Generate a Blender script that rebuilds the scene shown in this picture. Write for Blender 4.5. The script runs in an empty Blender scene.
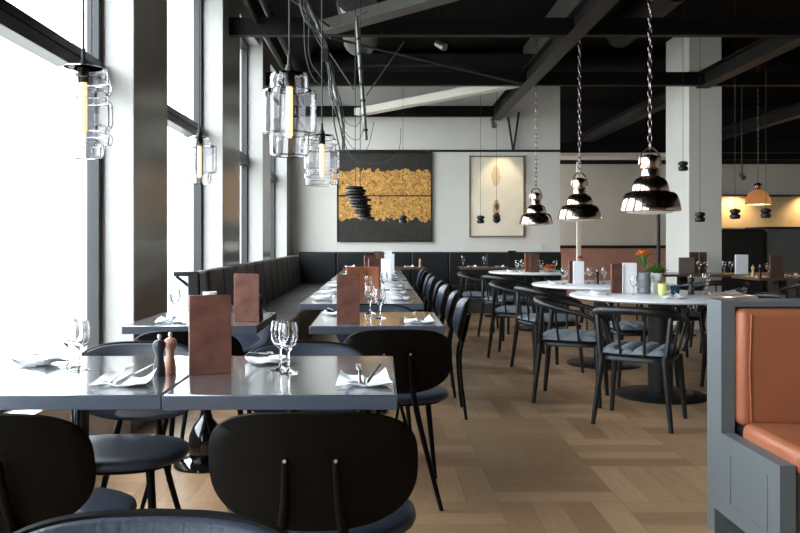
import bpy, bmesh, math, random
from mathutils import Vector, Matrix, noise
R = random.Random(7)
PI = math.pi
S = bpy.context.scene
C = S.collection
HY, VX, F, EYE = 241.0, 380.0, 778.0, 1.15      # horizon row, vanishing column, focal length (px), eye height

# ------------------------------------------------------------------ materials
M = {}
def nmat(name):
    m = bpy.data.materials.new(name); m.use_nodes = True
    nt = m.node_tree; b = nt.nodes['Principled BSDF']
    M[name] = m
    return m, nt, b
def lin(c):
    return tuple((x/12.92 if x <= .04045 else ((x+.055)/1.055)**2.4) for x in [v/255 for v in c]) + (1,)
def mat(name, rgb, rough=.5, metal=0, var=0, vscale=8, bump=0, bscale=60, coat=0, spec=.5, emit=None, estr=0, trans=0, ior=1.45, stretch=None):
    m, nt, b = nmat(name)
    col = lin(rgb)
    b.inputs['Base Color'].default_value = col
    b.inputs['Roughness'].default_value = rough
    b.inputs['Metallic'].default_value = metal
    b.inputs['Specular IOR Level'].default_value = spec
    b.inputs['Coat Weight'].default_value = coat
    b.inputs['Transmission Weight'].default_value = trans
    b.inputs['IOR'].default_value = ior
    if emit:
        b.inputs['Emission Color'].default_value = lin(emit); b.inputs['Emission Strength'].default_value = estr
    tc = None
    def coord():
        n = nt.nodes.new('ShaderNodeTexCoord')
        mp = nt.nodes.new('ShaderNodeMapping')
        nt.links.new(n.outputs['Object'], mp.inputs[0])
        if stretch: mp.inputs['Scale'].default_value = stretch
        return mp
    if var or bump: tc = coord()
    if var:
        n = nt.nodes.new('ShaderNodeTexNoise'); n.inputs['Scale'].default_value = vscale; n.inputs['Detail'].default_value = 6
        nt.links.new(tc.outputs[0], n.inputs['Vector'])
        r = nt.nodes.new('ShaderNodeValToRGB')
        r.color_ramp.elements[0].position = .3; r.color_ramp.elements[1].position = .7
        r.color_ramp.elements[0].color = tuple(x*(1-var) for x in col[:3])+(1,)
        r.color_ramp.elements[1].color = tuple(min(1, x*(1+var)) for x in col[:3])+(1,)
        nt.links.new(n.outputs['Fac'], r.inputs[0]); nt.links.new(r.outputs[0], b.inputs['Base Color'])
    if bump:
        n = nt.nodes.new('ShaderNodeTexNoise'); n.inputs['Scale'].default_value = bscale; n.inputs['Detail'].default_value = 4
        nt.links.new(tc.outputs[0], n.inputs['Vector'])
        bp = nt.nodes.new('ShaderNodeBump'); bp.inputs['Strength'].default_value = bump; bp.inputs['Distance'].default_value = .01
        nt.links.new(n.outputs['Fac'], bp.inputs['Height']); nt.links.new(bp.outputs[0], b.inputs['Normal'])
    return m

mat('plaster', (222, 219, 212), .6, var=.03, vscale=3)
mat('pier_paint', (160, 158, 155), .18, var=.03, vscale=3)
mat('pale_paint_lit_brace', (208, 203, 192), .6, var=.04, vscale=2)
mat('sill_white', (225, 225, 225), .4, var=.02)
mat('frame_black', (26, 27, 29), .4, var=.1)
mat('steel_dark', (20, 20, 20), .5, var=.15, vscale=4, spec=.15)
mat('steel_long', (36, 35, 33), .45, var=.15, spec=.2)
mat('rear_brown', (150, 122, 100), .6, var=.1)
mat('steel_grey', (70, 68, 64), .5, var=.12, vscale=4)
mat('concrete', (22, 21, 20), .85, spec=.05, var=.2, vscale=2, bump=.3, bscale=20)
mat('duct', (120, 120, 116), .4, metal=.7, var=.1)
mat('duct_dark', (30, 30, 29), .5, metal=.1, spec=.2, var=.15)
mat('table_top', (198, 199, 203), .15, metal=.88, var=.05, vscale=20, coat=.3, spec=.8)
mat('table_edge', (70, 76, 88), .35, var=.05)
mat('gloss_black', (10, 10, 12), .12, var=.1, coat=.5)
mat('black_wood', (15, 14, 13), .5, var=.2, vscale=20, stretch=(1, 1, 8), spec=.3)
mat('chair_black', (9, 7.5, 6), .5, var=.2, vscale=14, spec=.13)
mat('chair_arm_wood', (24, 24, 26), .4, var=.2, vscale=20)
mat('seat_leather', (46, 52, 66), .33, var=.12, vscale=10, bump=.1, bscale=120)
mat('cushion_grey', (120, 127, 134), .9, var=.15, vscale=40, bump=.4, bscale=200)
mat('banquette_leather', (42, 40, 38), .5, var=.14, vscale=6, bump=.15, bscale=90)
mat('back_black', (20, 22, 26), .5, var=.15, vscale=6)
mat('marble', (222, 222, 224), .2, var=.06, vscale=5)
mat('napkin', (235, 235, 238), .85, var=.02, bump=.15, bscale=60)
mat('steel_cutlery', (225, 225, 228), .3, metal=1, var=.08)
mat('copper_leather', (110, 72, 62), .42, metal=.25, var=.42, vscale=14, bump=.1)
mat('copper_bright', (150, 92, 62), .4, metal=.2, var=.22, vscale=9)
mat('brown_leather', (92, 66, 55), .5, var=.2, vscale=8)
mat('taupe_card', (120, 108, 102), .6, var=.05)
mat('paper', (238, 236, 240), .7, var=.02)
mat('mill_black', (30, 33, 40), .35, var=.1)
mat('mill_wood', (176, 132, 110), .45, var=.18, vscale=30, stretch=(1, 1, .2))
mat('mill_pale', (205, 165, 125), .5, var=.12, vscale=30)
mat('chrome', (196, 176, 163), .14, metal=1, var=.03)
mat('chain_steel', (150, 136, 136), .25, metal=1, var=.05)
mat('white_glass', (238, 236, 228), .3, emit=(255, 240, 215), estr=.1, var=.02)
mat('lamp_black', (22, 21, 21), .5, var=.1)
mat('cord', (40, 40, 42), .6, var=.1)
mat('cable_grey', (72, 72, 72), .5, var=.1)
mat('bulb', (255, 225, 170), .4, emit=(255, 222, 165), estr=1.15, var=.02)
mat('bulb_soft', (255, 215, 150), .4, emit=(255, 190, 120), estr=3, var=.02)
mat('copper_shade', (206, 146, 98), .35, metal=.2, var=.08, emit=(255, 165, 95), estr=.28)
mat('booth_grey', (90, 96, 99), .45, var=.03, vscale=6)
mat('booth_leather', (152, 90, 63), .4, var=.07, vscale=7, bump=.06, bscale=140)
mat('wainscot', (178, 134, 118), .6, var=.08)
mat('rail_black', (24, 22, 22), .5, var=.1)
mat('cream_panel', (226, 196, 150), .6, var=.05)
mat('counter_dark', (88, 90, 91), .5, var=.08)
mat('void_black', (14, 14, 15), .7, var=.1)
mat('wood_table', (96, 76, 62), .25, var=.2, vscale=14, stretch=(.3, 6, 1))
mat('vase_grey', (120, 124, 130), .4, var=.08)
mat('vase_white', (232, 230, 226), .35, var=.02)
mat('pot_yellow', (205, 214, 130), .4, var=.05)
mat('leaf_green', (74, 112, 42), .6, var=.3, vscale=40)
mat('petal_orange', (228, 118, 48), .55, var=.2, vscale=40)
mat('petal_red', (190, 60, 40), .55, var=.2, vscale=40)
mat('blue_glass', (40, 120, 160), .05, trans=.75, var=.02)
mat('frosted', (238, 238, 236), .45, var=.02, trans=.3)
mat('canvas_frame', (26, 24, 22), .5, var=.1)
mat('frame_grey', (120, 112, 100), .5, var=.1)
mat('ground', (170, 168, 162), .9, var=.05)
mat('glass', (255, 255, 255), .0, trans=1, ior=1.45)
mat('lamp_glass', (252, 251, 254), .0, trans=1, ior=1.3)
mat('white_plastic', (225, 223, 218), .4, var=.02)

# thin window pane
m, nt, b = nmat('pane')
nt.nodes.remove(b)
out = nt.nodes['Material Output']
tr = nt.nodes.new('ShaderNodeBsdfTransparent'); gl = nt.nodes.new('ShaderNodeBsdfGlossy'); mx = nt.nodes.new('ShaderNodeMixShader')
gl.inputs['Roughness'].default_value = .0; tr.inputs['Color'].default_value = (.97, .985, .98, 1)
fr = nt.nodes.new('ShaderNodeFresnel'); fr.inputs['IOR'].default_value = 1.3
fr.inputs['IOR'].default_value = 1.2
gb = nt.nodes.new('ShaderNodeNewGeometry'); mi = nt.nodes.new('ShaderNodeMath'); mi.operation = 'SUBTRACT'; mi.inputs[0].default_value = 1; nt.links.new(gb.outputs['Backfacing'], mi.inputs[1])
mu = nt.nodes.new('ShaderNodeMath'); mu.operation = 'MULTIPLY'; nt.links.new(fr.outputs[0], mu.inputs[0]); nt.links.new(mi.outputs[0], mu.inputs[1])
nt.links.new(mu.outputs[0], mx.inputs[0]); nt.links.new(tr.outputs[0], mx.inputs[1]); nt.links.new(gl.outputs[0], mx.inputs[2])
nt.links.new(mx.outputs[0], out.inputs['Surface'])

# parquet: square blocks of planks in alternating direction
def parquet():
    m, nt, b = nmat('parquet')
    N = nt.nodes.new; L = nt.links.new
    def mth(op, a, bb=None, c=None):
        n = N('ShaderNodeMath'); n.operation = op
        for i, v in enumerate((a, bb, c)):
            if v is None: continue
            if isinstance(v, (int, float)): n.inputs[i].default_value = v
            else: L(v, n.inputs[i])
        return n.outputs[0]
    g = N('ShaderNodeNewGeometry'); sp = N('ShaderNodeSeparateXYZ'); L(g.outputs['Position'], sp.inputs[0])
    B = .545
    x = mth('DIVIDE', mth('ADD', sp.outputs[0], B*20-.52), B)
    y = mth('DIVIDE', mth('ADD', sp.outputs[1], B*20-3.43), B)
    cx, cy = mth('FLOOR', x), mth('FLOOR', y)
    fx, fy = mth('SUBTRACT', x, cx), mth('SUBTRACT', y, cy)
    par = mth('MODULO', mth('ADD', cx, cy), 2)          # 0: planks along X
    inv = mth('SUBTRACT', 1, par)
    across = mth('ADD', mth('MULTIPLY', fy, inv), mth('MULTIPLY', fx, par))
    along = mth('ADD', mth('MULTIPLY', fx, inv), mth('MULTIPLY', fy, par))
    NP = 4
    a5 = mth('MULTIPLY', across, NP)
    idx = mth('FLOOR', a5)
    cv = N('ShaderNodeCombineXYZ'); L(cx, cv.inputs[0]); L(cy, cv.inputs[1]); L(idx, cv.inputs[2])
    wn = N('ShaderNodeTexWhiteNoise'); wn.noise_dimensions = '3D'; L(cv.outputs[0], wn.inputs['Vector'])
    gv = N('ShaderNodeCombineXYZ')
    L(mth('MULTIPLY', along, .9), gv.inputs[0]); L(mth('MULTIPLY', across, 14), gv.inputs[1]); L(mth('MULTIPLY', wn.outputs[0], 60), gv.inputs[2])
    no = N('ShaderNodeTexNoise'); no.inputs['Scale'].default_value = 3; no.inputs['Detail'].default_value = 8; no.inputs['Distortion'].default_value = .6
    L(gv.outputs[0], no.inputs['Vector'])
    f = mth('ADD', mth('MULTIPLY', wn.outputs[0], .55), mth('MULTIPLY', no.outputs['Fac'], .5))
    rp = N('ShaderNodeValToRGB'); cr = rp.color_ramp
    cr.elements[0].position = .12; cr.elements[0].color = lin((134, 103, 76))
    cr.elements[1].position = .95; cr.elements[1].color = lin((188, 153, 119))
    e = cr.elements.new(.5); e.color = lin((160, 127, 96))
    L(f, rp.inputs[0])
    fr_ = mth('SUBTRACT', a5, idx)
    d1 = mth('MINIMUM', fr_, mth('SUBTRACT', 1, fr_))
    d2 = mth('MULTIPLY', mth('MINIMUM', along, mth('SUBTRACT', 1, along)), NP)
    seam = mth('GREATER_THAN', mth('MINIMUM', d1, d2), .013)
    mixc = N('ShaderNodeMix'); mixc.data_type = 'RGBA'
    mixc.inputs[6].default_value = lin((128, 99, 75)); L(seam, mixc.inputs[0]); L(rp.outputs[0], mixc.inputs[7])
    L(mixc.outputs[2], b.inputs['Base Color'])
    b.inputs['Roughness'].default_value = .42; b.inputs['Specular IOR Level'].default_value = .4
    bp = N('ShaderNodeBump'); bp.inputs['Strength'].default_value = .12; bp.inputs['Distance'].default_value = .004
    L(no.outputs['Fac'], bp.inputs['Height']); L(bp.outputs[0], b.inputs['Normal'])
parquet()

def gold_canvas():
    m, nt, b = nmat('gold_canvas')
    N = nt.nodes.new; L = nt.links.new
    tc = N('ShaderNodeTexCoord'); sp = N('ShaderNodeSeparateXYZ'); L(tc.outputs['Object'], sp.inputs[0])
    no = N('ShaderNodeTexNoise'); no.inputs['Scale'].default_value = 11; no.inputs['Detail'].default_value = 8; L(tc.outputs['Object'], no.inputs['Vector'])
    n2 = N('ShaderNodeTexNoise'); n2.inputs['Scale'].default_value = 21; n2.inputs['Detail'].default_value = 9; n2.inputs['Roughness'].default_value = .75; n2.inputs['Distortion'].default_value = 1.2
    L(tc.outputs['Object'], n2.inputs['Vector'])
    def mth(op, a, bb=None):
        n = N('ShaderNodeMath'); n.operation = op
        for i, v in enumerate((a, bb)):
            if v is None: continue
            if isinstance(v, (int, float)): n.inputs[i].default_value = v
            else: L(v, n.inputs[i])
        return n.outputs[0]
    z = mth('ADD', sp.outputs[2], mth('MULTIPLY', mth('SUBTRACT', no.outputs['Fac'], .5), .3))
    band = mth('MULTIPLY', mth('GREATER_THAN', z, -.38), mth('LESS_THAN', z, .44))
    rp = N('ShaderNodeValToRGB'); cr = rp.color_ramp
    cr.elements[0].position = .34; cr.elements[0].color = lin((44, 30, 16))
    cr.elements[1].position = .72; cr.elements[1].color = lin((240, 205, 140))
    for p, c in ((.44, (150, 106, 44)), (.52, (214, 156, 74)), (.6, (226, 176, 104))):
        e = cr.elements.new(p); e.color = lin(c)
    L(n2.outputs['Fac'], rp.inputs[0])
    dk = N('ShaderNodeValToRGB'); dk.color_ramp.elements[0].color = lin((24, 22, 19)); dk.color_ramp.elements[1].color = lin((66, 60, 50))
    dk.color_ramp.elements[0].position = .4; dk.color_ramp.elements[1].position = .75
    L(n2.outputs['Fac'], dk.inputs[0])
    line = mth('GREATER_THAN', mth('ABSOLUTE', mth('SUBTRACT', sp.outputs[2], .02)), .012)
    mx = N('ShaderNodeMix'); mx.data_type = 'RGBA'; L(mth('MULTIPLY', band, line), mx.inputs[0]); L(dk.outputs[0], mx.inputs[6]); L(rp.outputs[0], mx.inputs[7])
    L(mx.outputs[2], b.inputs['Base Color']); b.inputs['Roughness'].default_value = .55
    bp = N('ShaderNodeBump'); bp.inputs['Strength'].default_value = .4; bp.inputs['Distance'].default_value = .02
    L(n2.outputs['Fac'], bp.inputs['Height']); L(bp.outputs[0], b.inputs['Normal'])
gold_canvas()

def cream_canvas():
    m, nt, b = nmat('cream_canvas')
    N = nt.nodes.new; L = nt.links.new
    tc = N('ShaderNodeTexCoord')
    base = N('ShaderNodeTexNoise'); base.inputs['Scale'].default_value = 3; base.inputs['Detail'].default_value = 6; L(tc.outputs['Object'], base.inputs['Vector'])
    rp = N('ShaderNodeValToRGB'); rp.color_ramp.elements[0].position = .3; rp.color_ramp.elements[1].position = .7
    rp.color_ramp.elements[0].color = lin((222, 212, 190)); rp.color_ramp.elements[1].color = lin((238, 230, 212))
    L(base.outputs['Fac'], rp.inputs[0])
    cur = rp.outputs[0]
    sp = N('ShaderNodeSeparateXYZ'); L(tc.outputs['Object'], sp.inputs[0])
    ns = N('ShaderNodeTexNoise'); ns.inputs['Scale'].default_value = 14; ns.inputs['Detail'].default_value = 5; L(tc.outputs['Object'], ns.inputs['Vector'])
    def mth(op, a, bb=None):
        n = N('ShaderNodeMath'); n.operation = op
        for i, v in enumerate((a, bb)):
            if v is None: continue
            if isinstance(v, (int, float)): n.inputs[i].default_value = v
            else: L(v, n.inputs[i])
        return n.outputs[0]
    wob = mth('MULTIPLY', mth('SUBTRACT', ns.outputs['Fac'], .5), .9)
    for cx, cz, rx, rz, col, hard in ((-.02, .33, .07, .17, (205, 172, 118), .7), (-.01, -.2, .055, .14, (186, 150, 110), .9),
                                (.0, -.36, .06, .085, (70, 46, 36), 1.), (.0, -.17, .03, .055, (96, 66, 50), 1.)):
        dx = mth('DIVIDE', mth('SUBTRACT', sp.outputs[0], cx), rx); dz = mth('DIVIDE', mth('SUBTRACT', sp.outputs[2], cz), rz)
        d = mth('SQRT', mth('ADD', mth('MULTIPLY', dx, dx), mth('MULTIPLY', dz, dz)))
        k = mth('LESS_THAN', mth('ADD', d, wob), 1.0)
        k = mth('MULTIPLY', k, hard)
        mx = N('ShaderNodeMix'); mx.data_type = 'RGBA'; L(k, mx.inputs[0]); L(cur, mx.inputs[6]); mx.inputs[7].default_value = lin(col)
        cur = mx.outputs[2]
    L(cur, b.inputs['Base Color']); b.inputs['Roughness'].default_value = .7
cream_canvas()

# ------------------------------------------------------------------ mesh building
class MB:
    def __init__(s): s.bm = bmesh.new()
    def box(s, x0, x1, y0, y1, z0, z1, bev=0, seg=2, rot=None):
        g = bmesh.ops.create_cube(s.bm, size=1)
        vs = g['verts']
        c = Vector(((x0+x1)/2, (y0+y1)/2, (z0+z1)/2)); d = (x1-x0, y1-y0, z1-z0)
        for v in vs: v.co = Vector((v.co.x*d[0], v.co.y*d[1], v.co.z*d[2]))
        if bev:
            es = list({e for v in vs for e in v.link_edges})
            r = bmesh.ops.bevel(s.bm, geom=es, offset=min(bev, min(d)*.49), segments=seg, affect='EDGES', profile=.5)
            vs = list({v for f in r['faces'] for v in f.verts} | {v for v in vs if v.is_valid})
        for f in {f for v in vs for f in v.link_faces}:
            f.normal_update()
            if max(abs(q) for q in f.normal) > .9995: f.material_index = 1      # flat side of the box
        for v in vs:
            if rot is not None: v.co = rot @ v.co
            v.co += c
        return s
    def tube(s, pts, r, n=8, flat=None, cap=True, closed=False):
        """pts list; r number or list; flat: (a, b) scale of the cross-section's two axes"""
        pts = [Vector(p) for p in pts]; k = len(pts)
        rs = r if isinstance(r, (list, tuple)) else [r]*k
        rings = []; prev = None
        for i, p in enumerate(pts):
            if closed: t = pts[(i+1) % k]-pts[i-1]
            else: t = pts[min(i+1, k-1)]-pts[max(i-1, 0)]
            t.normalize()
            if prev is None:
                up = Vector((0, 0, 1)) if abs(t.z) < .9 else Vector((0, 1, 0))
                a = t.cross(up).normalized()
            else:
                a = (prev-t*prev.dot(t)).normalized()
            prev = a; b = t.cross(a).normalized()
            fa, fb = flat if flat else (1, 1)
            rings.append([s.bm.verts.new(p+(a*math.cos(2*PI*j/n)*fa+b*math.sin(2*PI*j/n)*fb)*rs[i]) for j in range(n)])
        for i in range(k if closed else k-1):
            A, B = rings[i], rings[(i+1) % k]
            for j in range(n): s.bm.faces.new((A[j], A[(j+1) % n], B[(j+1) % n], B[j]))
        if cap and not closed:
            s.bm.faces.new(rings[0][::-1]); s.bm.faces.new(rings[-1])
        return s
    def lathe(s, prof, n=24, c=(0, 0, 0), close=False):
        """prof: list of (r, z); rings of radius 0 become one vertex"""
        rings = []
        for r, z in prof:
            if r <= 1e-6: rings.append([s.bm.verts.new((c[0], c[1], c[2]+z))])
            else: rings.append([s.bm.verts.new((c[0]+r*math.cos(2*PI*j/n), c[1]+r*math.sin(2*PI*j/n), c[2]+z)) for j in range(n)])
        k = len(rings)
        for i in range(k if close else k-1):
            A, B = rings[i], rings[(i+1) % k]
            for j in range(n):
                q = (j+1) % n
                if len(A) == 1 and len(B) == 1: continue
                if len(A) == 1: s.bm.faces.new((A[0], B[q], B[j]))
                elif len(B) == 1: s.bm.faces.new((A[j], A[q], B[0]))
                else: s.bm.faces.new((A[j], A[q], B[q], B[j]))
        return s
    def prism(s, poly, t, mtx=None):
        """poly in local XZ plane extruded along Y by t"""
        a = [s.bm.verts.new((x, 0, z)) for x, z in poly]; b = [s.bm.verts.new((x, t, z)) for x, z in poly]
        n = len(poly)
        s.bm.faces.new(a); s.bm.faces.new(b[::-1])
        for i in range(n): s.bm.faces.new((a[i], b[i], b[(i+1) % n], a[(i+1) % n]))
        if mtx is not None:
            for v in a+b: v.co = mtx @ v.co
        return s
    def grid(s, fn, nu, nv):
        V = [[s.bm.verts.new(fn(i/nu, j/nv)) for j in range(nv+1)] for i in range(nu+1)]
        for i in range(nu):
            for j in range(nv): s.bm.faces.new((V[i][j], V[i+1][j], V[i+1][j+1], V[i][j+1]))
        return V
    def mesh(s, name, m, ang=50, weld=False):
        if weld: bmesh.ops.remove_doubles(s.bm, verts=s.bm.verts, dist=1e-5)
        bmesh.ops.recalc_face_normals(s.bm, faces=s.bm.faces)
        smooth = [f.material_index == 0 for f in s.bm.faces]
        for f in s.bm.faces: f.smooth = True; f.material_index = 0
        me = bpy.data.meshes.new(name); s.bm.to_mesh(me); s.bm.free()
        me.materials.append(M[m])
        me.set_sharp_from_angle(angle=math.radians(ang))
        me.polygons.foreach_set('use_smooth', smooth)
        return me

def obj(name, me, parent=None, loc=(0, 0, 0), rz=0):
    o = bpy.data.objects.new(name, me); C.objects.link(o)
    o.location = loc; o.rotation_euler = (0, 0, rz)
    if parent: o.parent = parent
    return o
def tag(o, label, cat, group=None):
    o['label'] = label; o['category'] = cat
    if group: o['group'] = group
    return o
def struct(name, mb, m, label=None, parent=None, cat=None):
    o = obj(name, mb.mesh(name, m), parent)
    if not parent: o['kind'] = 'structure'
    if label: tag(o, label, cat or name.split('_')[0])
    return o
CACHE = {}
def thing(kind, builder, label, cat, loc, rz=0, group=None, key=None):
    """builder() -> list of (part name, mesh, sub list); the first time builds the meshes, later ones are copies"""
    k = key or kind
    if k not in CACHE: CACHE[k] = builder()
    spec = CACHE[k]
    if len(spec) == 1 and not spec[0][2]:
        r = obj(kind, spec[0][1], None, loc, rz)
    else:
        r = obj(kind, None, None, loc, rz)
        def add(sp, par):
            for nm, me, sub in sp:
                o = obj(nm, me, par)
                add(sub, o)
        add(spec, r)
    return tag(r, label, cat, group)

def px(x, y, Y): return ((x-VX)*Y/F, Y, EYE-(y-HY)*Y/F)

def superell(w, d, n, k, c=(0, 0)):
    pts = []
    for i in range(k):
        t = 2*PI*i/k; ct, st = math.cos(t), math.sin(t)
        pts.append((c[0]+w*math.copysign(abs(ct)**(2/n), ct), c[1]+d*math.copysign(abs(st)**(2/n), st)))
    return pts
def stack_rings(mb, rings, top=True, bottom=True):
    V = [[mb.bm.verts.new(p) for p in r] for r in rings]; n = len(rings[0])
    for i in range(len(V)-1):
        for j in range(n): mb.bm.faces.new((V[i][j], V[i][(j+1) % n], V[i+1][(j+1) % n], V[i+1][j]))
    if bottom: mb.bm.faces.new(V[0][::-1])
    if top: mb.bm.faces.new(V[-1])
def pillow_ring(mb, w, d, n, levels, k=40, c=(0, 0)):
    """levels: (scale inset, z)"""
    stack_rings(mb, [[(x, y, z) for x, y in superell(w-i, d-i, n, k, c)] for i, z in levels])

# ------------------------------------------------------------------ shell
XP, XG = -1.476, -1.71
BACK = 12.9
PIERS = [(-2.98, -2.25), (-.43, .3), (2.12, 2.85), (4.67, 5.41), (7.31, 8.2), (9.81, 10.5), (12.34, BACK)]
CEIL = 3.95
FAR, RIGHT, REAR = 16.2, 10.0, -2.98
b = MB().box(-1.85, RIGHT+.2, REAR-.2, FAR+.2, -.12, 0); o = struct('floor', b, 'parquet')
b = MB().box(-1.85, RIGHT+.2, REAR-.2, FAR+.2, CEIL, CEIL+.15); struct('ceiling', b, 'concrete')
b = MB().box(-1.85, XP-.02, REAR, BACK+.2, 0, .40, .005)
struct('wall_left', b, 'sill_white')
b = MB().box(-1.85, XP-.05, REAR, BACK+.2, 3.62, CEIL); struct('trim_lintel', b, 'pier_paint')
for y0, y1 in PIERS:
    b = MB().box(-1.85, XP, y0, y1, 0, CEIL, .006); struct('pillar', b, 'pier_paint')
wn = 0
for (a0, a1), (b0, b1) in zip(PIERS[:-1], PIERS[1:]):
    wn += 1
    y0, y1 = a1, b0
    fr = MB()
    t = .055
    for yy in (y0, y1-t): fr.box(XG-.03, XG+.045, yy, yy+t, .4, 3.62, .004)
    fr.box(XG-.05, XG+.06, y0+t, y1-t, .4, .46, .004); fr.box(XG-.05, XG+.06, y0+t, y1-t, 3.56, 3.62, .004)
    w = struct('window_%d' % wn, fr, 'frame_black')
    tb = MB().box(XG-.04, XG+.07, y0+t, y1-t, 2.09, 2.15, .004).box(XG-.04, XG+.045, y0+t, y1-t, 2.15, 2.165).box(XG-.04, XG+.06, y0+t, y1-t, 2.165, 2.215, .004)
    obj('transom', tb.mesh('transom', 'frame_black'), w)
    for z0, z1 in ((.46, 2.09), (2.215, 3.56)):
        obj('glass_pane', MB().box(XG-.004, XG+.004, y0+t, y1-t, z0, z1).mesh('glass_pane', 'pane'), w)
# back wall (short of the room's width) and beyond
BR = 2.985
b = MB().box(-1.85, BR, BACK, BACK+.25, 0, CEIL); struct('wall_back', b, 'plaster')
b = MB().box(-.72, BR, BACK-.03, BACK, 2.625, 2.66, .004); struct('trim_1', b, 'rail_black')
b = MB().box(-1.85, RIGHT+.2, FAR, FAR+.2, 0, 2.75); struct('wall_far', b, 'pale_paint_lit_brace')
b = MB().box(-1.85, RIGHT+.2, FAR, FAR+.2, 2.75, CEIL); struct('wall_far_upper', b, 'void_black')
b = MB().box(BR, 6.6, FAR-.04, FAR, 0, 1.0, .004); struct('trim_2', b, 'wainscot')
b = MB().box(BR, 6.6, FAR-.06, FAR, 1.0, 1.06, .004); struct('trim_3', b, 'rail_black')
b = MB().box(RIGHT, RIGHT+.2, REAR-.2, FAR+.2, 0, CEIL); struct('wall_right', b, 'pale_paint_lit_brace')
# rear wall, behind the camera
b = MB().box(-1.85, RIGHT, REAR-.2, REAR, 0, CEIL); struct('wall_rear', b, 'rear_brown')
b = MB().box(-60, -1.86, -60, 80, -.35, -.3); struct('ground_outside', b, 'ground')
# column in the middle of the room
b = MB().box(4.03, 4.46, 10.15, 10.97, 0, CEIL, .006); struct('column', b, 'plaster')

# ------------------------------------------------------------------ ceiling steel
BEAM_Y = [2.75, 5.2, 7.65, 10.1, 12.62]
def ibeam(mb, p0, p1, z0, z1, w=.13, web=.012, fl=.014):
    p0, p1 = Vector(p0), Vector(p1); d = (p1-p0); L_ = d.length; ang = math.atan2(d.y, d.x)
    rot = Matrix.Rotation(ang, 3, 'Z'); c = (p0+p1)/2
    for (y0, y1, a, bz) in ((-w/2, w/2, z0, z0+fl), (-w/2, w/2, z1-fl, z1), (-web/2, web/2, z0+fl, z1-fl)):
        g = bmesh.ops.create_cube(mb.bm, size=1)
        for v in g['verts']:
            q = Vector((v.co.x*L_, v.co.y*(y1-y0)+(y0+y1)/2, 0)); q = rot @ q
            v.co = Vector((c.x+q.x, c.y+q.y, v.co.z*(bz-a)+(a+bz)/2))
for i, y in enumerate(BEAM_Y):
    x1 = RIGHT if i < 4 else 1.85
    b = MB().box(XP-.02, x1, y-.05, y+.05, 3.165, 3.335, .004); struct('beam_cross', b, 'steel_dark')
for y in (14.4, 15.6):
    b = MB().box(BR+.05, RIGHT, y-.06, y+.06, 2.78, 2.98, .004); struct('beam_cross', b, 'steel_dark')
for x in (1.9, 4.2, 6.7):
    b = MB(); ibeam(b, (x, -2.9, 0), (x, 12.85 if x < BR else FAR, 0), 3.14, 3.34, w=.16); struct('beam_long', b, 'steel_long')
for (x0, ya, x1, yb, mm) in ((-.55, 7.6, 1.85, 5.25, 'steel_grey'), (-.35, 12.55, 1.8, 10.15, 'pale_paint_lit_brace'), (4.25, 7.6, 6.65, 5.25, 'steel_dark')):  # second brace is steel too; its pale colour paints in strong light
    b = MB(); ibeam(b, (x0, ya, 0), (x1, yb, 0), 3.17, 3.28, w=.17, web=.17); struct('beam_brace', b, mm)
def rod(p, q, r, label, m='steel_grey', name='tie_rod', cat='tie rod', group='ceiling tie rods'):
    o = obj(name, MB().tube([p, q], r, 8).mesh(name, m)); tag(o, label, cat, group); return o
rod((-.5, 7.72, 3.17), (1.84, 10.02, 3.17), .014, 'thin steel tie rod slanting across ceiling from tangled cables towards far beam')
rod((-.45, 7.55, 3.2), (-1.15, 5.3, 3.2), .012, 'thin steel tie rod running from tangled cables to window side, above lamps')
for x, z, rr_ in ((-1.2, 3.30, .03), (-1.07, 3.36, .04)):
    o = obj('ceiling_pipe', MB().tube([(x, -2.95, z), (x, 12.88, z)], rr_, 10).mesh('ceiling_pipe', 'duct_dark' if rr_ > .035 else 'steel_long')); tag(o, 'thin steel pipe running above the window piers into the room' if rr_ < .035 else 'dark pipe running next to the thin steel pipe above the windows', 'pipe', 'ceiling pipes')
# ducts
def duct(pts, r, m, label, name='ventilation_duct'):
    o = obj(name, MB().tube(pts, r, 20).mesh(name, m)); return tag(o, label, 'duct', 'ceiling ducts')
duct([(-.25, 8.1, 3.725), (-.25, 9.95, 3.725)], .22, 'duct', 'round grey ventilation duct above the tangled cables between two beams')
duct([(-1.0, 11.45, 3.745), (9.5, 11.45, 3.745)], .2, 'duct_dark', 'long dark duct running across the ceiling behind the second beam')
duct([(3.05, 8.0, 3.775), (3.05, 9.9, 3.775)], .17, 'duct_dark', 'short dark duct above the nearest chrome pendant chain')
o = obj('cable_tray', MB().box(2.06, 2.34, 7.5, 11.2, 3.62, 3.7, .005).box(2.06, 2.08, 7.5, 11.2, 3.7, 3.94).box(2.32, 2.34, 7.5, 11.2, 3.7, 3.76).mesh('cable_tray', 'steel_grey'))
tag(o, 'long grey cable tray under dark ceiling, running into the room', 'cable tray')
o = obj('ventilation_duct', MB().box(BR+.1, 6.0, 14.35, 15.0, 2.71, 2.779, .01).mesh('ventilation_duct', 'white_plastic')); tag(o, 'flat pale duct under the dark ceiling beyond the white wall end', 'duct', 'ceiling ducts')
o = obj('grille', MB().box(-.3, 2.2, 9.75, 9.9, 3.36, 3.5, .005).mesh('grille', 'duct_dark')); tag(o, 'dark ventilation grille box on the second ceiling beam', 'vent')
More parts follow.
